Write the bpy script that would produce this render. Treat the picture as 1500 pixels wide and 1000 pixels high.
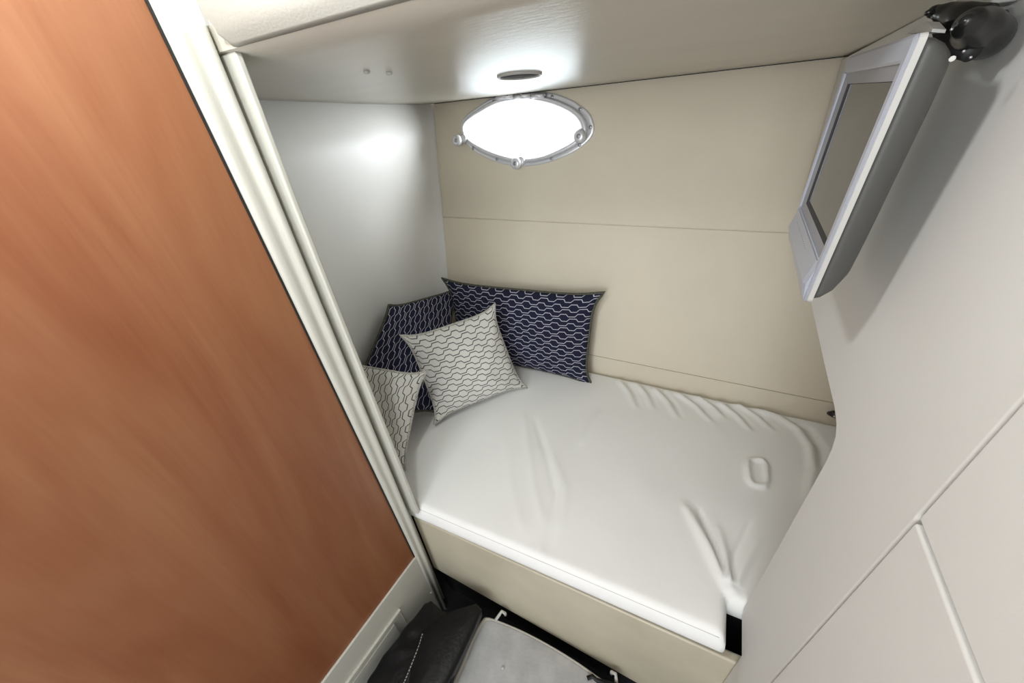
import bpy, bmesh, math, random
import numpy as np
from mathutils import Vector, Matrix

random.seed(4)
for o in list(bpy.data.objects):
    bpy.data.objects.remove(o, do_unlink=True)
SC = bpy.context.scene
COL = SC.collection

# ------------------------------------------------------------------ camera
U = 0.95                 # metres per design unit (camera is the design origin)
FLOOR = -1.70            # floor in design units
CZ = -FLOOR * U          # height of the camera above the floor
RT = Vector((0.89014576, 0.44727556, -0.08709247))
UP = Vector((-0.17927597, 0.51946741, 0.83547216))
FW = Vector((-0.41892798, 0.72807842, -0.54258747))
FPX = 536.998


def W(p):
    return Vector((p[0] * U, p[1] * U, p[2] * U + CZ))


cam_d = bpy.data.cameras.new('camera')
cam_d.sensor_width = 36
cam_d.lens = FPX / 1500 * 36
cam_d.clip_start = 0.01
cam = bpy.data.objects.new('camera', cam_d)
COL.objects.link(cam)
cam.matrix_world = Matrix(((RT.x, UP.x, -FW.x, 0), (RT.y, UP.y, -FW.y, 0), (RT.z, UP.z, -FW.z, CZ), (0, 0, 0, 1)))
SC.camera = cam

# ------------------------------------------------------------------ light and exposure
SC.view_settings.view_transform = 'Standard'
SC.view_settings.look = 'None'
SC.view_settings.exposure = 0.2
SC.view_settings.gamma = 1.0
SC.view_settings.use_curve_mapping = False

world = bpy.data.worlds.new('world')
SC.world = world
world.use_nodes = True
bg = world.node_tree.nodes['Background']
bg.inputs['Color'].default_value = (0.96, 0.985, 1.0, 1)
bg.inputs['Strength'].default_value = 1.35


def area(name, loc, target, size, power, color, size_y=None, shape='RECTANGLE'):
    l = bpy.data.lights.new(name, 'AREA')
    l.shape = shape
    l.size = size * U
    l.size_y = (size_y or size) * U
    l.energy = power
    l.color = color
    o = bpy.data.objects.new(name, l)
    COL.objects.link(o)
    o.location = W(loc)
    d = W(target) - W(loc)
    o.rotation_euler = d.to_track_quat('-Z', 'Y').to_euler()
    return o


# overhead cabin lamp (throws the television's shadow), daylight from the companionway, daylight at the porthole
lamp_d = bpy.data.lights.new('cabin_lamp', 'POINT')
lamp_d.energy = 9.5
lamp_d.color = (0.95, 0.985, 1.0)
lamp_d.shadow_soft_size = 0.035
lamp_o = bpy.data.objects.new('cabin_lamp', lamp_d)
COL.objects.link(lamp_o)
lamp_o.location = W((-0.36, 0.10, 0.27))
area('companionway_daylight', (-0.25, -2.2, 0.10), (-0.35, 1.0, -0.30), 1.1, 23.0, (0.90, 0.96, 1.0), 1.2)
area('overhead_fill', (-0.22, -0.45, 0.44), (-0.25, 0.55, -0.9), 0.6, 3.0, (0.92, 0.97, 1.0), 0.55)  # added soft fill from above for the mattress top, no hatch there
area('porthole_daylight', (-0.70, 1.53, -0.055), (-0.74, 0.7, -0.105), 0.60, 1.7, (0.80, 0.93, 1.0), 0.36, 'ELLIPSE')
area('slanting_daylight', (0.10, 1.98, 0.10), (-1.11, 1.16, -0.16), 0.9, 58.0, (0.92, 0.96, 1.0))


# ------------------------------------------------------------------ projection of photo points onto real planes
def ray(x, y):
    return (FW * FPX + RT * (x - 750) - UP * (y - 500)) / FPX


def at(x, y, ax, v):
    d = ray(x, y)
    return d * (v / d[ax])


def onplane(x, y, p0, n):
    d = ray(x, y)
    return d * (Vector(p0).dot(n) / d.dot(n))


# hull side leans outward: Y = 1.25 + 0.165 (z + 1)
HN = Vector((0, 1, -0.165)).normalized()
HP = Vector((0, 1.25, -1))


def hull(x, y, off=0.0):
    return onplane(x, y, HP - HN * off, HN)


def hullY(z):
    return 1.25 + 0.165 * (z + 1)


# ------------------------------------------------------------------ materials
def nt(name):
    m = bpy.data.materials.new(name)
    m.use_nodes = True
    n = m.node_tree
    return m, n, n.nodes['Principled BSDF']


def node(n, t, **k):
    o = n.nodes.new(t)
    for a, b in k.items():
        setattr(o, a, b)
    return o


def rgb(c):
    return (c[0], c[1], c[2], 1)


def simple(name, col, rough=0.5, metal=0.0, var=0.0, vscale=6, bump=0.0, bscale=300, spec=0.5, col2=None, coat=0.0, stretch=None):
    m, n, b = nt(name)
    b.inputs['Roughness'].default_value = rough
    b.inputs['Metallic'].default_value = metal
    b.inputs['Specular IOR Level'].default_value = spec
    b.inputs['Coat Weight'].default_value = coat
    b.inputs['Base Color'].default_value = rgb(col)
    tc = node(n, 'ShaderNodeTexCoord')
    src = tc.outputs['Object']
    if stretch:
        mp = node(n, 'ShaderNodeMapping')
        mp.inputs['Scale'].default_value = stretch
        n.links.new(src, mp.inputs['Vector'])
        src = mp.outputs['Vector']
    if var or col2:
        nz = node(n, 'ShaderNodeTexNoise')
        nz.inputs['Scale'].default_value = vscale
        nz.inputs['Detail'].default_value = 5
        n.links.new(src, nz.inputs['Vector'])
        r = node(n, 'ShaderNodeValToRGB')
        r.color_ramp.elements[0].position = 0.3
        r.color_ramp.elements[1].position = 0.7
        c2 = col2 or tuple(c * (1 - var) for c in col)
        r.color_ramp.elements[0].color = rgb(c2)
        r.color_ramp.elements[1].color = rgb(col)
        n.links.new(nz.outputs['Fac'], r.inputs['Fac'])
        n.links.new(r.outputs['Color'], b.inputs['Base Color'])
    if bump:
        nz = node(n, 'ShaderNodeTexNoise')
        nz.inputs['Scale'].default_value = bscale
        nz.inputs['Detail'].default_value = 3
        n.links.new(src, nz.inputs['Vector'])
        bp = node(n, 'ShaderNodeBump')
        bp.inputs['Strength'].default_value = bump
        bp.inputs['Distance'].default_value = 0.002
        n.links.new(nz.outputs['Fac'], bp.inputs['Height'])
        n.links.new(bp.outputs['Normal'], b.inputs['Normal'])
    return m


M = {}
M['hull'] = simple('cream vinyl lining', (0.72, 0.65, 0.52), 0.55, var=0.08, vscale=3, bump=0.25, bscale=420)
M['endwall'] = simple('pale vinyl lining', (0.76, 0.76, 0.73), 0.42, var=0.05, vscale=3, bump=0.2, bscale=420)
M['ceil'] = simple('headliner', (0.55, 0.515, 0.44), 0.30, var=0.08, vscale=4, bump=0.12, bscale=60, stretch=(1, 3, 3))
M['right'] = simple('off white vinyl wall covering', (0.69, 0.685, 0.66), 0.6, var=0.04, vscale=3, bump=0.05, bscale=300)
M['gel'] = simple('cream moulding', (0.56, 0.55, 0.49), 0.38, var=0.04, vscale=5, bump=0.15, bscale=300)
M['base'] = simple('cream base board', (0.56, 0.51, 0.39), 0.4, var=0.12, vscale=9, bump=0.1, bscale=120)
M['carpet'] = simple('black carpet', (0.012, 0.012, 0.015), 0.95, var=0.4, vscale=200, bump=0.6, bscale=700)
M['sheet'] = simple('white mattress cover', (0.89, 0.89, 0.87), 0.6, var=0.02, vscale=5, bump=0.12, bscale=500)
M['chrome'] = simple('brushed silver metal', (0.74, 0.74, 0.77), 0.34, metal=0.4)
M['screw'] = simple('dull steel screw', (0.35, 0.34, 0.36), 0.4, metal=0.8)
M['silver'] = simple('silver plastic', (0.42, 0.44, 0.50), 0.35, metal=0.25, bump=0.05, bscale=900)
M['tvtrim'] = simple('pale grey plastic', (0.46, 0.455, 0.43), 0.45)
M['tvback'] = simple('grey plastic shell', (0.07, 0.07, 0.065), 0.5, bump=0.1, bscale=700)
M['black'] = simple('glossy black plastic', (0.012, 0.012, 0.012), 0.22)
M['blackframe'] = simple('matte black', (0.01, 0.01, 0.01), 0.6)
M['greyframe'] = simple('grey inner frame', (0.25, 0.25, 0.27), 0.4)
M['screen'] = simple('dark screen glass', (0.05, 0.05, 0.045), 0.10, spec=0.6)
M['leather'] = simple('black vinyl', (0.006, 0.006, 0.007), 0.42, var=0.4, spec=0.28, vscale=12, bump=0.5, bscale=90)
M['stitch'] = simple('pale stitching', (0.35, 0.34, 0.30), 0.7)
M['greypanel'] = simple('light grey moulded plastic', (0.46, 0.46, 0.46), 0.45, var=0.22, vscale=22, bump=0.8, bscale=45)
M['rim'] = simple('tan grey edge', (0.40, 0.38, 0.33), 0.5)
M['hook'] = simple('grey plastic hook', (0.50, 0.49, 0.46), 0.45)
M['pipeD'] = simple('black pillow edging', (0.02, 0.02, 0.022), 0.85, col2=(0.12, 0.12, 0.08), vscale=260)
M['pipeW'] = simple('cream pillow edging', (0.62, 0.60, 0.54), 0.85, col2=(0.25, 0.24, 0.22), vscale=200)
M['lens'] = simple('dark lamp lens', (0.05, 0.04, 0.04), 0.8, spec=0.1)


def wood():
    m, n, b = nt('varnished cherry wood')
    tc = node(n, 'ShaderNodeTexCoord')
    mp = node(n, 'ShaderNodeMapping')
    mp.inputs['Scale'].default_value = (1.0, 5.0, 0.75)
    n.links.new(tc.outputs['Object'], mp.inputs['Vector'])
    n1 = node(n, 'ShaderNodeTexNoise')
    n1.inputs['Scale'].default_value = 2.0
    n1.inputs['Detail'].default_value = 4
    n1.inputs['Distortion'].default_value = 0.9
    n.links.new(mp.outputs['Vector'], n1.inputs['Vector'])
    r1 = node(n, 'ShaderNodeValToRGB')
    e = r1.color_ramp.elements
    e[0].position = 0.30
    e[0].color = (0.215, 0.070, 0.028, 1)
    e[1].position = 0.68
    e[1].color = (0.300, 0.130, 0.062, 1)
    n.links.new(n1.outputs['Fac'], r1.inputs['Fac'])
    mp2 = node(n, 'ShaderNodeMapping')
    mp2.inputs['Scale'].default_value = (1.0, 70.0, 3.0)
    n.links.new(tc.outputs['Object'], mp2.inputs['Vector'])
    n2 = node(n, 'ShaderNodeTexNoise')
    n2.inputs['Scale'].default_value = 3.0
    n2.inputs['Detail'].default_value = 6
    n2.inputs['Distortion'].default_value = 0.3
    n.links.new(mp2.outputs['Vector'], n2.inputs['Vector'])
    r2 = node(n, 'ShaderNodeValToRGB')
    r2.color_ramp.elements[0].position = 0.25
    r2.color_ramp.elements[0].color = (0.93, 0.90, 0.88, 1)
    r2.color_ramp.elements[1].position = 0.6
    r2.color_ramp.elements[1].color = (1, 1, 1, 1)
    n.links.new(n2.outputs['Fac'], r2.inputs['Fac'])
    mx = node(n, 'ShaderNodeMix', data_type='RGBA', blend_type='MULTIPLY')
    mx.inputs['Factor'].default_value = 0.8
    n.links.new(r1.outputs['Color'], mx.inputs['A'])
    n.links.new(r2.outputs['Color'], mx.inputs['B'])
    n.links.new(mx.outputs['Result'], b.inputs['Base Color'])
    b.inputs['Roughness'].default_value = 0.38
    b.inputs['Specular IOR Level'].default_value = 0.4
    return m


M['wood'] = wood()


def pattern(name, ground, line, lw=0.0016):
    """rows of linked hexagons, drawn in the cloth's own metric UV"""
    m, n, b = nt(name)
    L = n.links.new

    def mt(op, a, c=None, d=None):
        o = node(n, 'ShaderNodeMath', operation=op)
        for i, v in enumerate((a, c, d)):
            if v is None:
                continue
            if isinstance(v, (int, float)):
                o.inputs[i].default_value = v
            else:
                L(v, o.inputs[i])
        return o.outputs[0]
    uv = node(n, 'ShaderNodeUVMap')
    sp = node(n, 'ShaderNodeSeparateXYZ')
    L(uv.outputs['UV'], sp.inputs[0])
    P, H = 0.061, 0.041
    v = mt('DIVIDE', sp.outputs['Y'], H)
    row = mt('FLOOR', v)
    fv = mt('SUBTRACT', mt('SUBTRACT', v, row), 0.5)
    half = mt('MULTIPLY', mt('FLOORED_MODULO', row, 2.0), 0.5)
    u = mt('ADD', mt('DIVIDE', sp.outputs['X'], P), half)
    u = mt('ADD', u, mt('MULTIPLY', mt('SIGN', fv), 0.045))
    tri = mt('ABSOLUTE', mt('SUBTRACT', mt('FRACT', u), 0.5))       # 0 at the hexagon centre, .5 at the neck
    t = mt('DIVIDE', mt('SUBTRACT', tri, 0.16), 0.14)
    t = mt('MINIMUM', mt('MAXIMUM', t, 0.0), 1.0)                       # 0 hexagon, 1 neck
    edge = mt('SUBTRACT', 0.385, mt('MULTIPLY', t, 0.27))
    dist = mt('MULTIPLY', mt('ABSOLUTE', mt('SUBTRACT', mt('ABSOLUTE', fv), edge)), H)
    # thinner on slopes
    slope = mt('GREATER_THAN', mt('MULTIPLY', t, mt('SUBTRACT', 1.0, t)), 0.001)
    w = mt('ADD', lw, mt('MULTIPLY', slope, lw * 0.45))
    fac = mt('LESS_THAN', dist, w)
    nz = node(n, 'ShaderNodeTexNoise')
    nz.inputs['Scale'].default_value = 900
    L(uv.outputs['UV'], nz.inputs['Vector'])
    mx = node(n, 'ShaderNodeMix', data_type='RGBA')
    mx.inputs['A'].default_value = rgb(ground)
    mx.inputs['B'].default_value = rgb(line)
    L(mt('MULTIPLY', fac, 0.9), mx.inputs['Factor'])
    L(mx.outputs['Result'], b.inputs['Base Color'])
    b.inputs['Roughness'].default_value = 0.85
    b.inputs['Specular IOR Level'].default_value = 0.2
    bp = node(n, 'ShaderNodeBump')
    bp.inputs['Strength'].default_value = 0.25
    bp.inputs['Distance'].default_value = 0.001
    L(nz.outputs['Fac'], bp.inputs['Height'])
    L(bp.outputs['Normal'], b.inputs['Normal'])
    return m


M['navy'] = pattern('navy hexagon cloth', (0.014, 0.015, 0.036), (0.52, 0.52, 0.60), 0.0015)
M['white'] = pattern('white hexagon cloth', (0.66, 0.65, 0.61), (0.012, 0.012, 0.018), 0.0018)


def glass():
    m, n, b = nt('thin clear glass')
    n.nodes.remove(b)
    out = n.nodes['Material Output']
    tr = node(n, 'ShaderNodeBsdfTransparent')
    gl = node(n, 'ShaderNodeBsdfGlossy')
    gl.inputs['Roughness'].default_value = 0.02
    mx = node(n, 'ShaderNodeMixShader')
    mx.inputs[0].default_value = 0.06
    n.links.new(tr.outputs[0], mx.inputs[1])
    n.links.new(gl.outputs[0], mx.inputs[2])
    n.links.new(mx.outputs[0], out.inputs['Surface'])
    return m


M['glass'] = glass()


# ------------------------------------------------------------------ helpers
def tag(o, label=None, cat=None, group=None, kind=None):
    if label: o['label'] = label
    if cat: o['category'] = cat
    if group: o['group'] = group
    if kind: o['kind'] = kind
    return o


def link(name, me, mats, parent=None, smooth=False, bevel=0, seg=3, autos=None):
    o = bpy.data.objects.new(name, me)
    COL.objects.link(o)
    for m in (mats if isinstance(mats, (list, tuple)) else [mats]):
        me.materials.append(m)
    if smooth:
        for p in me.polygons:
            p.use_smooth = True
    if bevel:
        md = o.modifiers.new('bevel', 'BEVEL')
        md.width = bevel * U
        md.segments = seg
        md.limit_method = 'ANGLE'
        md.angle_limit = math.radians(35)
        md.harden_normals = True
        for p in me.polygons:
            p.use_smooth = True
    if parent:
        o.parent = parent
        o.matrix_parent_inverse = Matrix.Translation(parent.location).inverted()
    return o


def obj(name, bm, mats, parent=None, **k):
    bmesh.ops.recalc_face_normals(bm, faces=bm.faces)
    me = bpy.data.meshes.new(name)
    bm.to_mesh(me)
    bm.free()
    return link(name, me, mats, parent, **k)


def empty(name, p):
    o = bpy.data.objects.new(name, None)
    COL.objects.link(o)
    o.empty_display_size = 0.05
    o.location = W(p)
    return o


def prism(bm, pts, d):
    """polygon (design points) swept along vector d"""
    a = [bm.verts.new(W(p)) for p in pts]
    c = [bm.verts.new(W(Vector(p) + Vector(d))) for p in pts]
    n = len(a)
    bm.faces.new(a)
    bm.faces.new(c[::-1])
    for i in range(n):
        bm.faces.new((a[i], c[i], c[(i + 1) % n], a[(i + 1) % n]))


def box(bm, x0, x1, y0, y1, z0, z1):
    prism(bm, [(x0, y0, z0), (x1, y0, z0), (x1, y1, z0), (x0, y1, z0)], (0, 0, z1 - z0))


def loft(bm, loops, closed=True, cap=(True, True)):
    vs = [[bm.verts.new(W(p)) for p in l] for l in loops]
    n = len(loops[0])
    for a, b in zip(vs, vs[1:]):
        for i in range(n if closed else n - 1):
            j = (i + 1) % n
            bm.faces.new((a[i], a[j], b[j], b[i]))
    if closed and cap[0]: bm.faces.new(vs[0][::-1])
    if closed and cap[1]: bm.faces.new(vs[-1])
    return vs


def tube(bm, pts, r, n=8, rs=None):
    pts = [Vector(p) for p in pts]
    loops = []
    for i, p in enumerate(pts):
        d = (pts[min(i + 1, len(pts) - 1)] - pts[max(i - 1, 0)]).normalized()
        a = d.orthogonal().normalized() if i == 0 else (A0 - d * A0.dot(d)).normalized()
        A0 = a
        b = d.cross(a)
        rr = rs[i] if rs else r
        loops.append([p + (a * math.cos(2 * math.pi * k / n) + b * math.sin(2 * math.pi * k / n)) * rr for k in range(n)])
    loft(bm, loops)


def disc(bm, c, nrm, r, h, n=20, dome=0.0):
    """round button at c, axis nrm (design units)"""
    c, nrm = Vector(c), Vector(nrm).normalized()
    a = nrm.orthogonal().normalized()
    b = nrm.cross(a)
    prof = [(1, 0), (1, h * 0.7), (0.88, h), (0.5, h + dome * 0.7), (0.12, h + dome)]
    loft(bm, [[c + nrm * hh + (a * math.cos(2 * math.pi * k / n) + b * math.sin(2 * math.pi * k / n)) * r * s for k in range(n)] for s, hh in prof])


def smoothloop(pts, n=96):
    """closed Catmull-Rom through pts"""
    pts = [Vector(p) for p in pts]
    m = len(pts)
    out = []
    for k in range(n):
        t = k * m / n
        i = int(t)
        f = t - i
        p0, p1, p2, p3 = (pts[(i + q) % m] for q in (-1, 0, 1, 2))
        out.append(0.5 * ((2 * p1) + (p2 - p0) * f + (2 * p0 - 5 * p1 + 4 * p2 - p3) * f * f + (3 * p1 - p0 - 3 * p2 + p3) * f ** 3))
    return out


# ================================================================== SETTING
bm = bmesh.new()
box(bm, -1.3, 1.0, -1.1, 1.5, FLOOR - 0.03, FLOOR)
tag(obj('floor', bm, M['carpet']), 'black carpeted cabin floor below the bunk', kind='structure')

# ---- hull side, three vinyl panels separated by fine seams, with the porthole opening
GL = [(681.6, 188), (688, 177), (708, 164), (732, 152), (768, 146.5), (799, 151), (823, 159), (840, 169), (849.6, 181), (851, 195), (840, 207), (816, 220), (792, 229), (763, 232), (734, 226), (708, 215.6), (688, 203)]
FL = [(676, 190), (680, 173.6), (700, 157), (727, 142), (768, 136.5), (804, 136), (830, 143), (854, 157), (866, 169), (871, 188), (866, 202), (850, 217), (826, 230), (797, 239.6), (770, 243.5), (744, 241.5), (720, 234), (696, 221.6), (681, 206)]
gl3 = smoothloop([hull(*p) for p in GL], 96)
ctr = sum(gl3, Vector()) / 96


def resample(loop, n=96):
    """points of the loop at equal angles about the porthole's centre, in the hull plane"""
    ex = Vector((1, 0, 0))
    ez = HN.cross(ex)
    L = [((p - ctr).dot(ex), (p - ctr).dot(ez)) for p in loop]
    out = []
    for k in range(n):
        a = 2 * math.pi * k / n
        dx, dz = math.cos(a), math.sin(a) * 0.55
        best = None
        for i in range(len(L)):
            (x1, z1), (x2, z2) = L[i], L[(i + 1) % len(L)]
            den = dx * (z2 - z1) - dz * (x2 - x1)
            if abs(den) < 1e-12: continue
            t = (x1 * (z2 - z1) - z1 * (x2 - x1)) / den
            s = (x1 * dz - z1 * dx) / den
            if t > 0 and -1e-6 <= s <= 1 + 1e-6:
                best = t
        out.append(ctr + ex * dx * best + ez * dz * best)
    return out


gl3 = resample(gl3)
fl3 = resample(smoothloop([hull(*p) for p in FL], 200))
hole = [g + (f - g) * 0.25 for g, f in zip(gl3, fl3)]


def hp(x, z):
    return Vector((x, hullY(z), z))


X0, X1 = -1.14, 0.80
ZS1, ZS2, ZB, ZT = -0.397, -0.925, -1.25, 0.10
bm = bmesh.new()
outer = []
S = 24
for k in range(S): outer.append(hp(X0 + (X1 - X0) * k / S, ZS1))
for k in range(S): outer.append(hp(X1, ZS1 + (ZT - ZS1) * k / S))
for k in range(S): outer.append(hp(X1 + (X0 - X1) * k / S, ZT))
for k in range(S): outer.append(hp(X0, ZT + (ZS1 - ZT) * k / S))
# bridge hole ring to the outer ring by angle
ov = [bm.verts.new(W(p)) for p in outer]
iv = [bm.verts.new(W(p)) for p in hole]
oe = [bm.edges.new((ov[i], ov[(i + 1) % len(ov)])) for i in range(len(ov))]
ie = [bm.edges.new((iv[i], iv[(i + 1) % len(iv)])) for i in range(len(iv))]
bmesh.ops.triangle_fill(bm, use_beauty=True, use_dissolve=False, edges=oe + ie, normal=HN)
res = bmesh.ops.extrude_face_region(bm, geom=list(bm.faces))
off = HN * 0.018 * U
for v in [g for g in res['geom'] if isinstance(g, bmesh.types.BMVert)]:
    v.co += off
for z0, z1 in ((ZS2, ZS1 - 0.004), (ZB, ZS2 - 0.0035)):
    prism(bm, [hp(X0, z0), hp(X1, z0), hp(X1, z1), hp(X0, z1)], HN * 0.018)
# backing behind the seams
for z in (ZS1 - 0.002, ZS2 - 0.002):
    prism(bm, [hp(X0, z - 0.02) + HN * 0.0045, hp(X1, z - 0.02) + HN * 0.0045, hp(X1, z + 0.02) + HN * 0.0045, hp(X0, z + 0.02) + HN * 0.0045], HN * 0.01)
tag(obj('wall_back', bm, M['hull']), 'cream vinyl lined hull side behind the mattress', kind='structure')

# ---- end wall of the berth, curving into the hull corner
XE = -1.115
bm = bmesh.new()
prof = [(XE - 0.01, 0.30), (XE, 0.6), (XE, 1.20)]
for k in range(1, 9):
    a = k / 8 * math.radians(70)
    prof.append((XE + 0.10 * (1 - math.cos(a)) * 0.85, 1.20 + 0.13 * math.sin(a) / math.sin(math.radians(70)) * 1.0))
loops = []
for z in (-1.3, -1.0, -0.7, -0.4, -0.1, 0.10):
    l = []
    for (x, y) in prof:
        yy = y if y < 1.2 else y + (hullY(z) - 1.325) * (y - 1.2) / 0.13
        l.append((x, yy, z))
    l += [(x - 0.03, y, z) for x, y, z in l[::-1]]
    loops.append(l)
loft(bm, loops)
tag(obj('wall_end', bm, M['endwall'], smooth=False), 'pale end wall of the berth behind the pillows', kind='structure')
for p in bpy.data.objects['wall_end'].data.polygons: p.use_smooth = abs(p.normal.z) < 0.5

# ---- ceiling over the berth
CP = [(0.418, 0.0995), (0.50, 0.089), (0.60, 0.078), (0.73, 0.066), (0.90, 0.055), (1.10, 0.042), (1.30, 0.032), (1.425, 0.025), (1.47, 0.023)]


def ceilZ(y):
    for (a, b), (c, d) in zip(CP, CP[1:]):
        if a <= y <= c:
            return b + (d - b) * (y - a) / (c - a)
    return CP[-1][1]


bm = bmesh.new()
loops = []
for x in [-1.14 + 1.94 * i / 20 for i in range(21)]:
    pr = [(x, y, z) for y, z in CP if y < 1.41] + [(x, 1.412, ceilZ(1.412))]
    loops.append(pr + [(x, y, z + 0.03) for _, y, z in pr[::-1]])
loft(bm, loops)
o = tag(obj('ceiling', bm, M['ceil']), 'grey cream ceiling panel over the berth', kind='structure')
for p in o.data.polygons: p.use_smooth = abs(p.normal.z) > 0.7
# fine dark edge strip where ceiling meets hull
bm = bmesh.new()
prism(bm, [(-1.05, 1.405, ceilZ(1.41) - 0.0015), (-1.05, 1.44, ceilZ(1.41) - 0.0015), (-1.05, 1.44, ceilZ(1.41) + 0.004), (-1.05, 1.405, ceilZ(1.41) + 0.004)], (1.85, 0, 0))
tag(obj('trim_1', bm, M['blackframe']), 'thin dark gap strip between ceiling and hull', kind='structure')

# ---- cherry wood wall on the left of the cabin
XL = -0.688
bm = bmesh.new()
prism(bm, [(XL, -1.0, -1.29), (XL, 0.38, -1.29), (XL, 0.378, -1.26), (XL, 0.350, 0.45), (XL, -1.0, 0.45)], (-0.02, 0, 0))
tag(obj('wall_left', bm, M['wood']), 'glossy reddish brown cherry wood wall panel on the left', kind='structure')
# thin black strip along the wood's edge
bm = bmesh.new()
prism(bm, [(XL + 0.001, 0.3765, -1.258), (XL + 0.001, 0.3795, -1.258), (XL + 0.001, 0.3525, 0.45), (XL + 0.001, 0.3495, 0.45)], (0.003, 0, 0))
tag(obj('trim_2', bm, M['blackframe']), 'dark line along the edge of the wood panel', kind='structure')

# ---- door post: rounded cream moulding
PB = [(-0.705, 0.0, 1), (-0.683, 0.0, 1), (-0.678, 0.003, 1), (-0.676, 0.010, .8), (-0.676, 0.022, .5), (-0.678, 0.029, .4), (-0.677, 0.036, .3), (-0.671, 0.041, .2), (-0.668, 0.048, .1), (-0.671, 0.056, 0), (-0.678, 0.060, 0), (-0.705, 0.062, 0)]
bm = bmesh.new()
loops = []
for z in (FLOOR, -1.26, -0.8, -0.4, 0.0, 0.45):
    lean = 0.027 * (0.45 - max(z, -1.26)) / 1.71
    loops.append([(x, 0.3535 + d + lean * w, z) for x, d, w in PB])
loft(bm, loops)
o = tag(obj('trim_3', bm, M['gel']), 'rounded cream moulding post beside the wood panel', kind='structure')
for p in o.data.polygons: p.use_smooth = abs(p.normal.z) < 0.5

# ---- inner jamb board behind it
bm = bmesh.new()
prism(bm, [(-0.72, 0.424, -1.055), (-0.648, 0.424, -1.055), (-0.659, 0.424, -0.1), (-0.655, 0.424, 0.099), (-0.72, 0.424, 0.099)], (0, 0.012, 0))
tag(obj('trim_4', bm, M['gel'], bevel=0.004), 'narrow cream inner jamb of the berth opening', kind='structure')
# partition closing the berth front behind the post
bm = bmesh.new()
box(bm, -1.14, -0.70, 0.415, 0.433, FLOOR, 0.45)
tag(obj('wall_front', bm, M['gel']), 'partition between cabin and berth hidden behind the post', kind='structure')

# ---- header beam over the opening
bm = bmesh.new()
pr = [(0.417, 0.0992), (0.412, 0.104), (0.402, 0.111), (0.394, 0.120), (0.388, 0.132), (0.385, 0.150), (0.385, 0.17), (0.385, 0.45), (0.416, 0.45), (0.416, 0.104)]
loops = []
for x, g in ((-0.644, 0.012), (-0.641, 0.006), (-0.632, 0.0), (-0.3, 0), (0.224, 0)):
    loops.append([(x, y + g * (y < 0.4), z + g * 0.3 * (z < 0.3)) for y, z in pr])
loft(bm, loops)
o = tag(obj('trim_5', bm, M['gel']), 'cream rounded header beam over the berth opening', kind='structure')
for p in o.data.polygons: p.use_smooth = abs(p.normal.x) < 0.5 and p.normal.y < 0.5

# ---- kick panel below the wood with a recessed frame
kick_x = -0.682
bm = bmesh.new()
prism(bm, [(kick_x, 0.376, -1.262), (kick_x, -1.0, -1.115), (kick_x, -1.0, FLOOR), (kick_x, 0.398, FLOOR), (kick_x, 0.385, -1.262)], (-0.02, 0, 0))
tag(obj('trim_6', bm, M['gel'], bevel=0.0025), 'cream kick panel below the wood wall', kind='structure')
bm = bmesh.new()
a = at(584, 891, 0, kick_x)
b_ = at(505, 1000, 0, kick_x)
d = (b_ - a) * 4
prism(bm, [a, a + d, a + d + Vector((0, 0, -0.010)), a + Vector((0, 0, -0.010))], (0.008, 0, 0))
prism(bm, [a + Vector((0, 0, -0.01)), a + Vector((0, -0.003, -0.01)), a + Vector((0, -0.003, -0.35)), a + Vector((0, 0, -0.35))], (0.0015, 0, 0))
e2 = a + Vector((0, -0.035, -0.03))
prism(bm, [e2, e2 + d, e2 + d + Vector((0, 0, -0.5)), e2 + Vector((0, 0, -0.32))], (0.004, 0, 0))
tag(obj('trim_7', bm, M['gel'], bevel=0.001), 'framed locker front set into the kick panel', kind='structure')
bm = bmesh.new()
disc(bm, at(631, 867, 0, kick_x - 0.001), (1, 0, 0), 0.0045, 0.003, dome=0.002)
tag(obj('screw_cap', bm, M['tvtrim'], smooth=True), 'tiny pale screw cap at the foot of the cream post', 'screw')

# ---- right wall with cutaway over the foot of the berth
XR = 0.225
bm = bmesh.new()
out = [(0.337, FLOOR), (0.436, FLOOR), (0.436, -1.012), (0.512, -1.008), (0.518, -0.99), (0.522, -0.85), (0.527, -0.56), (0.5285, -0.50), (0.532, -0.475), (0.540, -0.457), (0.555, -0.446), (0.585, -0.4385), (0.70, -0.430), (0.889, -0.413), (1.31, -0.392), (1.412, 0.02), (0.90, 0.055), (0.60, 0.08), (0.40, 0.104), (0.40, 0.45), (0.337, 0.45)]
prism(bm, [(XR, y, z) for y, z in out], (0.03, 0, 0))
for oy in ([(0.333, FLOOR), (0.333, -0.362), (-1.0, -0.40), (-1.0, FLOOR)], [(0.333, -0.356), (0.333, 0.45), (-1.0, 0.45), (-1.0, -0.394)]):
    prism(bm, [(XR - 0.0015, y, z) for y, z in oy], (0.03, 0, 0))
box(bm, XR + 0.012, XR + 0.028, 0.25, 0.36, FLOOR, 0.45)
box(bm, XR + 0.012, XR + 0.028, -1.0, 0.33, -0.42, -0.34)
tag(obj('wall_right', bm, M['right'], bevel=0.003, seg=3), 'off-white vinyl covered wall on the right with a cut-away over the mattress foot', kind='structure')
# foot niche end
bm = bmesh.new()
box(bm, 0.78, 0.81, 0.3, 1.45, FLOOR, 0.1)
box(bm, 0.255, 0.80, 0.30, 0.33, FLOOR, 0.1)
tag(obj('wall_niche', bm, M['hull']), 'dim end of the foot niche behind the right wall', kind='structure')
# ---- cabin overhead
bm = bmesh.new()
box(bm, -0.72, 0.26, -1.0, 0.384, 0.452, 0.48)
tag(obj('ceiling_cabin', bm, M['gel']), 'cabin overhead above the camera', kind='structure')

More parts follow.
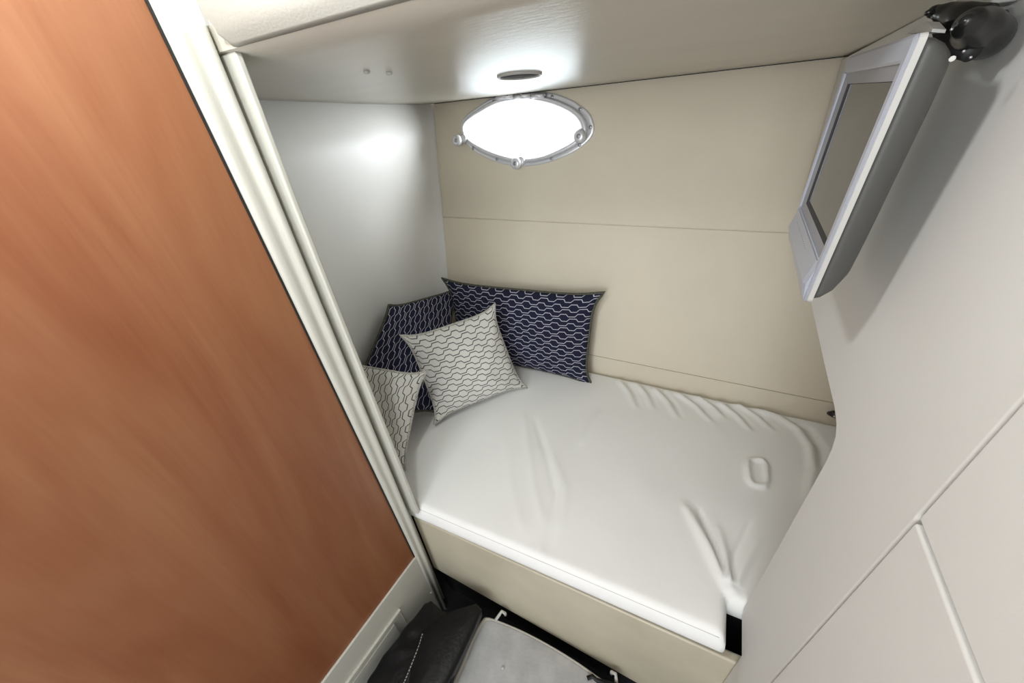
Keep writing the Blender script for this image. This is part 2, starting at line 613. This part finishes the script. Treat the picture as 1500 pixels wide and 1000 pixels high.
# ================================================================== BUNK BASE
base = empty('bunk_base', (-0.2, 0.45, FLOOR))
tag(base, 'cream bunk base board under the white mattress', 'bunk base')


def topz(x):       # height of the front edge of the mattress
    return -1.043 + (x + 0.68) / 0.87 * 0.062


bm = bmesh.new()
prism(bm, [(-0.70, 0.437, topz(-0.7) - 0.075), (0.25, 0.437, topz(0.224) - 0.088), (0.25, 0.437, -1.50), (-0.70, 0.437, -1.455)], (0, 0.022, 0))
obj('front_board', bm, M['base'], base, bevel=0.006, seg=4)
bm = bmesh.new()
box(bm, -1.11, 0.22, 0.50, 1.235, FLOOR, -1.14)
box(bm, -1.11, 0.224, 0.462, 0.50, -1.45, -1.20)
box(bm, -0.70, 0.224, 0.475, 0.50, FLOOR, -1.45)
box(bm, 0.22, 0.77, 0.55, 1.235, FLOOR, -1.11)
obj('platform', bm, M['carpet'], base)  # toe kick is carpet; black on the platform stands in for deep gap shade

# ================================================================== MATTRESS
XA, XM, YF, YN, YB = -1.105, 0.192, 0.437, 0.522, 1.240
xs = sorted(set([round(v, 5) for v in list(np.linspace(XA, XM, 210)) + list(np.linspace(XM, 0.74, 90))]))
ys = sorted(set([round(v, 5) for v in list(np.linspace(YF, YN, 18)) + list(np.linspace(YN, YB, 128))]))
XX, YY = np.meshgrid(np.array(xs), np.array(ys), indexing='ij')


def sdf(X, Y):
    dA = np.minimum.reduce([Y - YF, XM - X, YB - Y, X - XA])
    dB = np.minimum.reduce([Y - YN, YB - Y, X - XA, 0.74 - X])
    return np.maximum(dA, dB)


D = sdf(XX, YY)
tz_front = -1.043 + (np.clip(XX, -0.75, 0.3) + 0.68) / 0.87 * 0.062
k = np.clip((YY - YF) / (YB - YF), 0, 1)
ZZ = tz_front * (1 - k) + (-0.995) * k
ZZ = ZZ + 0.004 * np.sin(math.pi * k) ** 0.7
r = 0.022
dd = np.clip(D / r, 0, 1)
ZZ -= r * (1 - np.sqrt(np.clip(1 - (1 - dd) ** 2, 0, 1)))


def seg_dist(px, py, P):
    best = np.full(px.shape, 9.0)
    tt = np.zeros(px.shape)
    n = len(P) - 1
    for i in range(n):
        ax, ay = P[i]
        bx, by = P[i + 1]
        vx, vy = bx - ax, by - ay
        t = np.clip(((px - ax) * vx + (py - ay) * vy) / (vx * vx + vy * vy + 1e-12), 0, 1)
        d = np.hypot(px - ax - t * vx, py - ay - t * vy)
        m = d < best
        best = np.where(m, d, best)
        tt = np.where(m, (i + t) / n, tt)
    return best, tt


def fold(pix, w, h, taper=(1, 1), z=-0.99):
    global ZZ
    P = [tuple(at(x, y, 2, z)[:2]) for x, y in pix]
    d, t = seg_dist(XX, YY, P)
    env = np.exp(-(d / w) ** 2)
    tp = (taper[0] * (1 - t) + taper[1] * t)
    tp = tp * np.clip(np.minimum(t, 1 - t) / 0.12 + (0.35 if taper else 0), 0, 1)
    ZZ = ZZ + 1.75 * h * env * tp


# fan of folds from the notched corner
fold([(1001, 738), (1030, 790), (1066, 862)], 0.012, 0.010, (0.4, 1.2))
fold([(1022, 745), (1045, 800), (1064, 860)], 0.006, -0.009, (0.5, 1.2))
fold([(1050, 770), (1060, 810), (1068, 862)], 0.010, 0.007, (0.2, 1.2))
fold([(1098, 765), (1076, 815), (1071, 862)], 0.006, -0.007, (0.3, 1.2))
fold([(1112, 790), (1088, 830), (1074, 862)], 0.010, 0.006, (0.3, 1.0))
# broad hollow near the centre
fold([(766, 600), (775, 660), (782, 710), (797, 760)], 0.013, 0.0020)
fold([(783, 610), (803, 670), (815, 720), (808, 765), (798, 805)], 0.012, -0.0030)
fold([(806, 660), (828, 715), (818, 775)], 0.018, 0.0026)
fold([(742, 640), (748, 700), (765, 770)], 0.016, 0.0012)
fold([(880, 600), (850, 650)], 0.014, 0.002)
# ripples below the hull
for a, b in (((905, 556), (930, 596)), ((930, 560), (955, 598)), ((958, 568), (992, 612)), ((990, 574), (1042, 618)), ((1020, 580), (1060, 612)), ((1053, 588), (1098, 630)), ((1078, 590), (1131, 630))):
    fold([a, ((a[0] + b[0]) / 2 + 3, (a[1] + b[1]) / 2 - 2), b], 0.010, 0.0055, (1.2, 0.3))
    fold([(a[0] + 14, a[1] + 3), ((a[0] + b[0]) / 2 + 13, (a[1] + b[1]) / 2), (b[0] + 8, b[1])], 0.007, -0.004, (1.2, 0.2))
# long ridge running round the foot
fold([(1105, 597), (1140, 610), (1168, 628), (1186, 655), (1190, 690), (1180, 735)], 0.014, 0.009, (0.6, 0.6))
fold([(1150, 607), (1185, 628), (1204, 660), (1206, 690)], 0.014, -0.006, (0.6, 0.6))
# small rectangular imprint of something under the cover
fold([(1098, 674), (1116, 676), (1121, 684), (1122, 706), (1118, 715), (1102, 713), (1096, 704), (1094, 684), (1098, 674)], 0.0075, 0.0065)
# fine overall unevenness
ZZ = ZZ + 0.0012 * np.sin(XX * 17 + 2 * np.sin(YY * 9)) * np.sin(YY * 13 + 1.5 * np.sin(XX * 7)) * np.clip(D / 0.05, 0, 1)

bm = bmesh.new()
NX, NY = len(xs), len(ys)
V = {}
for i in range(NX):
    for j in range(NY):
        if D[i, j] > -1e-4:
            x, y = XX[i, j], YY[i, j]
            V[i, j] = bm.verts.new(W((x, y, ZZ[i, j])))
for i in range(NX - 1):
    for j in range(NY - 1):
        q = [(i, j), (i + 1, j), (i + 1, j + 1), (i, j + 1)]
        cx, cy = (xs[i] + xs[i + 1]) / 2, (ys[j] + ys[j + 1]) / 2
        if sdf(np.array(cx), np.array(cy)) > 0 and all(a in V for a in q):
            bm.faces.new([V[a] for a in q])
for v in [v for v in bm.verts if not v.link_faces]:
    bm.verts.remove(v)
# skirt
bed = [e for e in bm.edges if len(e.link_faces) == 1]
bed_prev = bed
first = set(v for e in bed for v in e.verts)
nr = {}
for v in first:
    x, y = v.co.x / U, v.co.y / U
    n_ = Vector((0, 0, 0))
    if abs(y - YF) < 1e-3: n_ += Vector((0, -1, 0))
    if abs(y - YB) < 1e-3: n_ += Vector((0, 1, 0))
    if abs(x - XA) < 1e-3: n_ += Vector((-1, 0, 0))
    if abs(x - 0.74) < 1e-3: n_ += Vector((1, 0, 0))
    if abs(x - XM) < 1e-3 and y < YN + 1e-3: n_ += Vector((1, 0, 0))
    if abs(y - YN) < 1e-3 and x > XM - 1e-3: n_ += Vector((0, -1, 0))
    nr[v] = n_.normalized() if n_.length else n_
ringmap = {v: v for v in first}
base_co = {v: v.co.copy() for v in first}
for dz, do in ((0.012, 0.004), (0.024, 0.005), (0.036, 0.004), (0.046, 0.0), (0.050, -0.008)):
    newmap = {}
    for v in first:
        co = base_co[v] + Vector((0, 0, -dz * U)) + nr[v] * do * U * (0.0 if nr[v].y > 0.5 or nr[v].x < -0.5 else 1)
        newmap[v] = bm.verts.new(co)
    for e in bed:
        a, b = e.verts
        bm.faces.new((ringmap[a], ringmap[b], newmap[b], newmap[a]))
    ringmap = newmap
matt = obj('mattress', bm, M['sheet'], smooth=True)
tag(matt, 'white sheet covered mattress with creases and a notched corner, filling the berth', 'mattress')
# piped seam along its front edge
bm = bmesh.new()
tube(bm, [(x, YF + 0.0045, topz(x) - 0.0125) for x in np.linspace(-0.70, XM - 0.012, 30)], 0.0016, 6)
obj('seam', bm, simple('grey seam thread', (0.45, 0.45, 0.43), 0.8), matt, smooth=True)


# ================================================================== PILLOWS
def pillow(name, c, size, thick, mats, pipe, label, group, flip=1, cave=0.075, seed=0, back=True, ear=0.055):
    """c: BL, BR, TR, TL corners in design units; size in metres for the cloth's pattern"""
    rnd = random.Random(seed)
    BL, BR, TR, TL = [Vector(p) for p in c]
    nrm = ((BR - BL).cross(TL - BL) + (TR - TL).cross(TR - BR)).normalized()
    if nrm.dot(-(BL + TR) / 2) < 0: nrm = -nrm
    N = 40
    ph = [rnd.uniform(0, 6) for _ in range(6)]

    def pos(u, v, s):
        uu = u * (1 - cave * (1 - abs(v) ** 5) + ear * abs(u * v) ** 6)
        vv = v * (1 - cave * (1 - abs(u) ** 5) + ear * abs(u * v) ** 6)
        a, b = (uu + 1) / 2, (vv + 1) / 2
        p = BL * (1 - a) * (1 - b) + BR * a * (1 - b) + TR * a * b + TL * (1 - a) * b
        q = max(0, (1 - abs(u) ** 2.4)) * max(0, (1 - abs(v) ** 2.4))
        t = thick * q ** 0.55
        w = 0.004 * (math.sin(7 * u + 4 * v + ph[0]) * math.sin(3 * v + ph[1]) + 0.6 * math.sin(11 * u - 6 * v + ph[2]) * (abs(u) * 0.7 + 0.3)) * q ** 0.4
        # corner puckers
        w += 0.004 * math.sin(14 * (abs(u) - abs(v)) + ph[3]) * (abs(u * v)) ** 1.5 * q ** 0.3
        return p + nrm * (s * t + w)
    bm = bmesh.new()
    uvl = bm.loops.layers.uv.new('UVMap')
    g = {}
    for s in (1, -1):
        for i in range(N + 1):
            for j in range(N + 1):
                # cluster samples towards the edges
                u = math.sin((i / N - 0.5) * math.pi)
                v = math.sin((j / N - 0.5) * math.pi)
                u, v = 0.5 * u + 0.5 * (2 * i / N - 1), 0.5 * v + 0.5 * (2 * j / N - 1)
                rim = i in (0, N) or j in (0, N)
                if rim and s == -1:
                    g[s, i, j] = g[1, i, j]
                else:
                    g[s, i, j] = (bm.verts.new(W(pos(u, v, s * (1 if s > 0 else 0.55)))), u, v)
    for s in (1, -1):
        for i in range(N):
            for j in range(N):
                q = [g[s, i, j], g[s, i + 1, j], g[s, i + 1, j + 1], g[s, i, j + 1]]
                try:
                    f = bm.faces.new([a[0] for a in q])
                except ValueError:
                    continue
                f.material_index = 0 if s == 1 else 1
                for lp, a in zip(f.loops, q):
                    lp[uvl].uv = (a[1] * size[0] / 2, a[2] * size[1] / 2) if flip > 0 else (a[2] * size[1] / 2, a[1] * size[0] / 2)
    o = obj(name, bm, mats, smooth=True)
    tag(o, label, 'pillow', group)
    bm = bmesh.new()
    rimp = []
    K = 40
    for a, b in (((-1, -1), (1, -1)), ((1, -1), (1, 1)), ((1, 1), (-1, 1)), ((-1, 1), (-1, -1))):
        for k_ in range(K):
            t = k_ / K
            rimp.append(pos(a[0] + (b[0] - a[0]) * t, a[1] + (b[1] - a[1]) * t, 0))
    rimp.append(rimp[0])
    tube(bm, rimp, 0.0055 if pipe is M['pipeD'] else 0.0042, 7)
    obj('piping', bm, pipe, o, smooth=True)
    return o


# navy, against the hull
pillow('pillow', [(-0.945, 1.130, -0.980), at(862, 560, 1, 1.165), at(878, 431, 1, 1.245), at(653, 411, 1, 1.215)], (0.62, 0.40), 0.062,
       [M['navy'], M['navy']], M['pipeD'], 'navy hexagon patterned pillow leaning against the cream back wall, rightmost of the four', 'patterned pillows', seed=1, cave=0.06)
# navy, against the end wall
pillow('pillow', [at(497, 622, 0, -1.05), at(642, 600, 2, -0.975), at(669, 423, 0, -0.995), at(571, 450, 0, -1.07)], (0.42, 0.42), 0.036,
       [M['navy'], M['navy']], M['pipeD'], 'navy hexagon patterned pillow wedged in the corner behind the two white pillows', 'patterned pillows', flip=-1, seed=2, cave=0.03)
# white, centre
pillow('pillow', [at(639, 617, 2, -0.990), at(768, 566, 2, -0.988), at(723, 449, 1, 1.06), at(591, 493, 1, 0.80)], (0.36, 0.36), 0.058,
       [M['white'], M['navy']], M['pipeW'], 'white hexagon patterned pillow standing in front of both navy pillows, fully visible', 'patterned pillows', seed=3, cave=0.085)
# white, left, half hidden by the post
pillow('pillow', [(-0.99, 0.475, -0.985), at(592, 684, 2, -0.995), at(622, 546, 0, -0.735), at(500, 525, 0, -1.0)], (0.36, 0.36), 0.05,
       [M['white'], M['navy']], M['pipeW'], 'white hexagon patterned pillow half hidden behind the cream post', 'patterned pillows', flip=-1, seed=4, cave=0.08)

# ================================================================== PORTHOLE
win = empty('window_1', ctr)
tag(win, 'oval metal framed porthole in the hull under the ceiling', kind='structure')
bm = bmesh.new()


def ring(f, h):
    return [g + (q - g) * f - HN * h for g, q in zip(gl3, fl3)]


loops = [ring(1.0, 0.0), ring(1.0, 0.004), ring(0.93, 0.006), ring(0.52, 0.006)]
loft(bm, loops + [ring(0.50, -0.004), ring(0.30, -0.02)], cap=(False, False))
o = obj('flange', bm, M['chrome'], win, smooth=True)
bm = bmesh.new()
loft(bm, [ring(0.50, 0.001), ring(0.50, 0.011), ring(0.40, 0.015), ring(0.18, 0.015), ring(0.05, 0.011), ring(0.02, 0.0), ring(0.02, -0.012), ring(0.3, -0.014)], cap=(False, False))
obj('window_frame', bm, M['chrome'], win, smooth=True)
bm = bmesh.new()
f0, f1 = ring(0.06, -0.004), ring(0.06, -0.009)
loft(bm, [f0, f1])
obj('pane', bm, M['glass'], win)
for x, y in ((723, 149), (690, 171), (693, 217), (728, 233), (809, 142), (850, 160), (865, 186), (849, 212), (808, 232)):
    bm = bmesh.new()
    disc(bm, hull(x, y, 0.0055), -HN, 0.0062, 0.002, 12, 0.001)
    obj('screw', bm, M['screw'], win, smooth=True)
for x, y, bx, by in ((671.5, 206, 681, 203), (757, 239.5, 765, 236), (850, 200, 852, 196)):
    bm = bmesh.new()
    c = hull(x, y, 0.018)
    disc(bm, c, -HN, 0.0205, 0.016, 24, 0.003)
    k_ = obj('latch_knob', bm, M['chrome'], win, smooth=True)
    bm = bmesh.new()
    disc(bm, hull(bx, by, 0.004), -HN, 0.016, 0.016, 20, 0.001)
    tube(bm, [hull(bx, by, 0.012), c - HN * 0.004], 0.007, 8)
    obj('latch_arm', bm, M['chrome'], win, smooth=True)
    bm = bmesh.new()
    disc(bm, c - HN * 0.0175, -HN, 0.0075, 0.0025, 12, 0.0005)
    obj('knob_centre', bm, M['screw'], k_, smooth=True)
bm = bmesh.new()
for xa, xb in ((728, 752), (755, 777), (780, 797)):
    p, q = hull(xa, 143 - (xa - 728) * 0.03, 0.012), hull(xb, 141.5 - (xb - 728) * 0.02, 0.012)
    tube(bm, [p, q], 0.0085, 12)
obj('hinge', bm, M['chrome'], win, smooth=True)
bm = bmesh.new()
for xa in (745, 765, 799):
    disc(bm, hull(xa, 139.5, 0.0085), -HN, 0.006, 0.012, 10)
obj('hinge_pin', bm, M['screw'], win, smooth=True)

# ================================================================== small fittings
# recessed ceiling lamp near the porthole
cl = at(761, 112.5, 1, 0.93)
cl = Vector((cl.x, 0.93, ceilZ(0.93)))
lamp = empty('ceiling_light', cl)
tag(lamp, 'small round recessed ceiling light just above the porthole', 'ceiling light')
bm = bmesh.new()
n_ = 40
R1 = 0.052
loft(bm, [[(cl.x + math.cos(2 * math.pi * k / n_) * R1 * s, cl.y + math.sin(2 * math.pi * k / n_) * R1 * s * 0.95, ceilZ(cl.y + math.sin(2 * math.pi * k / n_) * R1 * s) + h) for k in range(n_)] for s, h in ((1.0, 0.001), (1.0, -0.003), (0.94, -0.005), (0.88, -0.003), (0.86, 0.001))], cap=(False, False))
obj('rim', bm, M['tvtrim'], lamp, smooth=True)
bm = bmesh.new()
loft(bm, [[(cl.x + math.cos(2 * math.pi * k / n_) * R1 * s, cl.y + math.sin(2 * math.pi * k / n_) * R1 * s * 0.95, ceilZ(cl.y + math.sin(2 * math.pi * k / n_) * R1 * s) + h) for k in range(n_)] for s, h in ((0.88, 0.002), (0.87, -0.002), (0.3, -0.0035))])
obj('lens', bm, M['lens'], lamp, smooth=True)
for i, (x, y) in enumerate(((537, 104), (570, 106))):
    p = at(x, y, 1, 0.8)
    # intersect ray with the ceiling
    for _ in range(12):
        dr = ray(x, y)
        yy = p.y
        p = dr * (ceilZ(yy) / dr.z)
        p = dr * ((0.5 * yy + 0.5 * p.y) / dr.y)
    p = Vector((p.x, p.y, ceilZ(p.y)))
    bm = bmesh.new()
    disc(bm, p + Vector((0, 0, 0.001)), (0, 0, -1), 0.006, 0.005, 12, 0.001)
    tag(obj('ceiling_screw', bm, M['tvtrim'], smooth=True), ('left' if i == 0 else 'right') + ' one of the two small pale screws in the ceiling panel', 'screw', 'ceiling screws')
# small clips at the ceiling corner
for i, (x, y) in enumerate(((589, 156), (600, 158))):
    p = at(x, y, 1, 1.30 if i == 0 else 1.36)
    bm = bmesh.new()
    disc(bm, p, (0.3, -1, -0.3), 0.006, 0.006, 10, 0.002)
    tag(obj('corner_clip', bm, M['screw'], smooth=True), ('left' if i == 0 else 'right') + ' one of the two tiny dark clips where ceiling meets the end wall', 'clip', 'corner clips')
# dark latch at the foot end
p = hull(1221, 605, 0.0)
knob = empty('wall_latch', p)
tag(knob, 'small black latch on the cream back wall beside the right wall edge', 'latch')
bm = bmesh.new()
tube(bm, [p + Vector((-0.018, 0, 0)) - HN * 0.008, p + Vector((-0.006, 0, 0.005)) - HN * 0.014, p + Vector((0.03, 0, 0.008)) - HN * 0.014, p + Vector((0.06, 0, 0.0)) - HN * 0.008], 0.012, 10, rs=[0.005, 0.012, 0.014, 0.006])
obj('latch_body', bm, M['black'], knob, smooth=True)
bm = bmesh.new()
disc(bm, p + Vector((-0.004, 0, 0.003)) - HN * 0.024, -HN, 0.0035, 0.003, 10)
obj('screw', bm, M['chrome'], knob, smooth=True)

# ================================================================== TELEVISION
XT = 0.130
NT, NB = at(1343.5, 48, 0, XT), at(1176.5, 443, 0, XT)
FT, FB = at(1243, 83, 0, XT), at(1155, 345, 0, XT)
tv = empty('television', (NT + NB + FT + FB) / 4)
tag(tv, 'small silver flat television hung on the right wall, screen facing the berth', 'television')


def tvp(u, v, x):
    """u 0 near .. 1 far, v 0 bottom .. 1 top, at depth x"""
    p = (NB * (1 - u) + FB * u) * (1 - v) + (NT * (1 - u) + FT * u) * v
    return Vector((x, p.y, p.z))


def rr(u0, u1, v0, v1, x, r=0.02, n=4):
    out = []
    for cu, cv, a0 in ((u1 - r, v1 - r, 0), (u0 + r, v1 - r, 90), (u0 + r, v0 + r, 180), (u1 - r, v0 + r, 270)):
        for k in range(n + 1):
            a = math.radians(a0 + 90 * k / n)
            out.append(tvp(cu + r * math.cos(a), cv + r * math.sin(a), x))
    return out


su0, su1, sv0, sv1 = 0.055, 0.980, 0.205, 0.925
bm = bmesh.new()
loft(bm, [rr(0.005, 0.995, 0.004, 0.996, XT + 0.006, .02), rr(0.0, 1.0, 0.0, 1.0, XT + 0.002), rr(0.012, .99, .008, .99, XT, .02), rr(su0 - 0.01, su1 + .005, sv0 - .01, sv1 + .008, XT, .006), rr(su0, su1, sv0, sv1, XT + 0.0015, .004), rr(su0, su1, sv0, sv1, XT + 0.008, .004)], cap=(False, False))
obj('bezel', bm, M['silver'], tv)
bm = bmesh.new()
loft(bm, [rr(0.03, 0.97, 0.03, 0.97, XT + 0.0095), rr(0.0, 1.0, 0.0, 1.0, XT + 0.003), rr(0.0, 1.0, 0.0, 1.0, XT + 0.0085), rr(0.02, 0.98, 0.02, 0.98, XT + 0.0100)], cap=(True, True))
obj('side_trim', bm, M['tvtrim'], tv)
bm = bmesh.new()
loft(bm, [rr(0.008, 0.99, 0.012, 0.99, XT + 0.0085, .03, 6), rr(0.010, 0.99, 0.018, 0.985, XT + 0.016, .04, 6), rr(0.02, 0.98, 0.045, 0.97, XT + 0.026, .06, 6), rr(0.05, 0.95, 0.10, 0.95, XT + 0.035, .08, 6), rr(0.12, 0.88, 0.20, 0.88, XT + 0.041, .08, 6), rr(0.2, 0.8, 0.3, 0.8, XT + 0.042, .08, 6)])
o = obj('housing', bm, M['tvback'], tv, smooth=True)
bm = bmesh.new()
prism(bm, rr(su0 + .002, su1 - .002, sv0 + .002, sv1 - .002, XT + 0.0072, .003), (0.001, 0, 0))
scr = obj('screen', bm, M['screen'], tv)
bm = bmesh.new()
iu = [(0.0, 1.0), (0.0, 1.0)]
loft(bm, [rr(su0, su1, sv0, sv1, XT + 0.0035, .004), rr(su0 + .003, su1 - .05, sv0 + .035, sv1 - .05, XT + 0.0062, .004)], cap=(False, False))
obj('inner_frame', bm, M['greyframe'], tv)
bm = bmesh.new()
loft(bm, [rr(su0 + .003, su1 - .05, sv0 + .035, sv1 - .05, XT + 0.0062, .004), rr(su0 + .005, su1 - .10, sv0 + .065, sv1 - .053, XT + 0.007, .004)], cap=(False, False))
obj('screen_border', bm, M['blackframe'], tv)
# chin with speaker slots
bm = bmesh.new()
chin = [(0.0, XT), (0.085, XT - 0.0065), (0.20, XT - 0.001)]
loops = []
for u in (0.03, 0.06, 0.94, 0.99):
    dx = 0.0 if 0.05 < u < 0.95 else 0.003
    loops.append([tvp(u, v, x + dx * (x < XT)) for v, x in chin] + [tvp(u, 0.20, XT + 0.002), tvp(u, 0.0, XT + 0.002)])
loft(bm, loops)
chn = obj('chin', bm, M['silver'], tv)
bm = bmesh.new()
for k_ in range(14):
    u = 0.32 + 0.035 * k_
    for v in (0.165,):
        disc(bm, tvp(u, v, XT - 0.0035), (-1, 0, 0), 0.0009, 0.0004, 6)
obj('speaker_holes', bm, M['greyframe'], tv)
bm = bmesh.new()
disc(bm, at(1395, 86, 0, 0.158), (-0.3, -1, 0), 0.0022, 0.001, 8)
obj('housing_screw', bm, M['tvtrim'], tv)

# ================================================================== WALL MOUNT
mt_c = at(1425, 45, 0, 0.195)
mount = empty('wall_mount', mt_c)
tag(mount, 'glossy black swivel wall bracket above the television', 'bracket')


def blob(bm, pts, rad, flat=None, seg=16, sub=4):
    """smooth chain through pts"""
    P = [Vector(p) for p in pts]
    Q, RR = [], []
    for i in range(len(P) - 1):
        for s in range(sub):
            t = s / sub
            Q.append(P[i].lerp(P[i + 1], t))
            RR.append(rad[i] + (rad[i + 1] - rad[i]) * (t * t * (3 - 2 * t)))
    Q.append(P[-1])
    RR.append(rad[-1])
    tube(bm, Q, 0, seg, rs=RR)


bm = bmesh.new()
blob(bm, [at(1414, 30, 0, 0.165), at(1420, 34, 0, 0.172), at(1432, 44, 0, 0.188), at(1446, 55, 0, 0.207), at(1452, 60, 0, 0.224)], [0.004, 0.011, 0.0165, 0.0175, 0.015], seg=24)
obj('swivel_body', bm, M['black'], mount, smooth=True)
bm = bmesh.new()
blob(bm, [at(1357, 19, 0, 0.158), at(1368, 17, 0, 0.165), at(1390, 20, 0, 0.174), at(1412, 26, 0, 0.180), at(1438, 32, 0, 0.190)], [0.002, 0.0055, 0.009, 0.0115, 0.013], seg=20)
obj('arm', bm, M['black'], mount, smooth=True)
bm = bmesh.new()
blob(bm, [at(1366, 34, 0, 0.166), at(1385, 52, 0, 0.176), at(1405, 68, 0, 0.183), at(1425, 78, 0, 0.190)], [0.003, 0.007, 0.0085, 0.007], seg=16)
obj('tilt_hinge', bm, M['blackframe'], mount, smooth=True)
bm = bmesh.new()
disc(bm, at(1455, 50, 0, 0.2235), (-1, 0, 0), 0.019, 0.006, 28, 0.001)
obj('wall_plate', bm, M['black'], mount, smooth=True)
for x, y, X in ((1394, 43, 0.156), (1412, 75, 0.165), (1422, 84, 0.172)):
    bm = bmesh.new()
    disc(bm, at(x, y, 0, X), (-0.4, -1, -0.2), 0.0011, 0.0008, 10, 0.0004)
    obj('screw', bm, M['screw'], mount, smooth=True)
bm = bmesh.new()
p = at(1343, 44, 0, 0.15)
prism(bm, [at(1328, 49, 0, 0.150), at(1357, 31, 0, 0.152), at(1366, 42, 0, 0.152), at(1364, 47, 0, 0.152)], (0.010, 0, -0.002))
obj('top_plate', bm, M['tvtrim'], mount)
# pale cover on the wall above the mount
bm = bmesh.new()
prism(bm, [at(1398, -12, 0, 0.205), at(1400, 9, 0, 0.205), at(1412, 11, 0, 0.205), at(1438, 14, 0, 0.205), at(1450, 6, 0, 0.205), at(1456, -12, 0, 0.205)], (0.019, 0, 0))
tag(obj('cover_plate', bm, M['tvtrim'], bevel=0.002), 'pale grey cover plate on the right wall directly above the black bracket', 'cover plate')

# ================================================================== ITEMS ON THE FLOOR
ZG = -1.44
ol = [(706, 908), (714, 904), (731, 909), (760, 921), (790, 936), (820, 953), (850, 972), (875, 990), (892, 1003), (905, 1030), (890, 1090), (760, 1130), (640, 1100), (655, 1020), (678, 965), (690, 935)]
gp = empty('moulded_case', at(780, 980, 2, ZG))
tag(gp, 'light grey moulded plastic case with small hooks standing on the floor below the bunk', 'case')
top = [at(x, y, 2, ZG) for x, y in ol]
cen = sum(top, Vector()) / len(top)
bm = bmesh.new()


def sc(loop, s, dz):
    return [cen + (p - cen) * s + Vector((0, 0, dz)) for p in loop]


tops = smoothloop(top, 64)
loft(bm, [sc(tops, 0.93, FLOOR - ZG), sc(tops, 0.985, -0.03), sc(tops, 0.985, -0.010), sc(tops, 0.955, -0.002), sc(tops, 0.90, -0.001), sc(tops, 0.5, 0.002), sc(tops, 0.1, 0.003)])
obj('case_body', bm, M['greypanel'], gp, smooth=True)
bm = bmesh.new()
loft(bm, [sc(tops, 0.985, -0.018), sc(tops, 1.0, -0.016), sc(tops, 1.0, 0.0), sc(tops, 0.985, 0.003), sc(tops, 0.945, 0.002), sc(tops, 0.94, -0.004)], cap=(False, False))
obj('rim', bm, M['rim'], gp, smooth=True)
for (x, y), (x2, y2), (x3, y3) in (((726, 908), (735, 895), (740, 898)), ((903, 1002), (902, 987), (896, 984))):
    a, b, c = at(x, y, 2, ZG), at(x2, y2, 2, ZG + 0.012), at(x3, y3, 2, ZG + 0.006)
    bm = bmesh.new()
    tube(bm, [a, a.lerp(b, 0.6), b, c, c + Vector((0, 0, -0.012))], 0.005, 10)
    obj('hook', bm, M['hook'], gp, smooth=True)
bm = bmesh.new()
a = [at(860, 993, 2, ZG + 0.01), at(868, 990, 2, ZG + 0.012), at(874, 996, 2, ZG + 0.012), at(905, 1004, 2, ZG + 0.01)]
tube(bm, a, 0.006, 8)
obj('strap', bm, M['leather'], gp, smooth=True)
bm = bmesh.new()
disc(bm, at(737, 978, 2, ZG + 0.002), (0, 0, 1), 0.005, 0.004, 12, 0.002)
obj('stud', bm, M['tvtrim'], gp, smooth=True)

# black bag slumped between wood wall and grey case
ZB_ = -1.38
bl = [(700, 886), (704, 892), (698, 915), (686, 945), (668, 985), (655, 1030), (600, 1120), (520, 1110), (520, 1050), (538, 1000), (560, 962), (582, 935), (600, 913), (622, 884), (632, 880), (646, 893), (660, 899), (680, 892)]
bag = empty('black_bag', at(620, 960, 2, ZB_))
tag(bag, 'slumped black vinyl bag with pale stitching lying beside the grey case', 'bag')
pts = [at(x, y, 2, ZB_) for x, y in bl]
lp = []
for i, p in enumerate(pts):
    q = pts[(i + 1) % len(pts)]
    for k_ in range(5): lp.append(p.lerp(q, k_ / 5))
bc = sum(lp, Vector()) / len(lp)
bm = bmesh.new()
rings = []
for s, dz in ((0.62, FLOOR - ZB_), (0.70, -0.16), (0.84, -0.06), (0.97, -0.015), (1.0, 0.0), (0.97, 0.008), (0.90, 0.014), (0.78, 0.018), (0.62, 0.026), (0.45, 0.024), (0.28, 0.030), (0.1, 0.032)):
    l = []
    for i, p in enumerate(lp):
        q = bc + (p - bc) * s
        w = 0.004 * math.sin(q.x * 60 + q.y * 35) + 0.003 * math.sin(q.y * 90 - q.x * 40)
        l.append(q + Vector((0, 0, dz + (w if s < 0.99 else 0))))
    rings.append(l)
loft(bm, rings)
obj('bag_body', bm, M['leather'], bag, smooth=True)
bm = bmesh.new()
fl = [at(x, y, 2, ZB_ + 0.03) for x, y in ((618, 925), (640, 905), (666, 893), (697, 884), (706, 893), (694, 922), (680, 952), (664, 985), (640, 1030), (590, 1040), (602, 980))]
fs = []
for i, p in enumerate(fl):
    q = fl[(i + 1) % len(fl)]
    for k_ in range(4): fs.append(p.lerp(q, k_ / 4))
fc = sum(fs, Vector()) / len(fs)
loft(bm, [[fc + (p - fc) * s + Vector((0, 0, dz)) for p in fs] for s, dz in ((0.97, -0.035), (1.0, 0.0), (0.97, 0.006), (0.8, 0.009), (0.4, 0.014), (0.1, 0.014))])
obj('flap', bm, M['leather'], bag, smooth=True)
bm = bmesh.new()
sp_ = [at(x, y, 2, ZB_ + 0.036) for x, y in ((619, 928), (614, 945), (606, 965), (598, 985), (590, 1004), (580, 1030))]
for a, b in zip(sp_, sp_[1:]):
    for k_ in range(4):
        tube(bm, [a.lerp(b, k_ / 4), a.lerp(b, k_ / 4 + 0.16)], 0.0016, 5)
obj('stitching', bm, M['stitch'], bag)
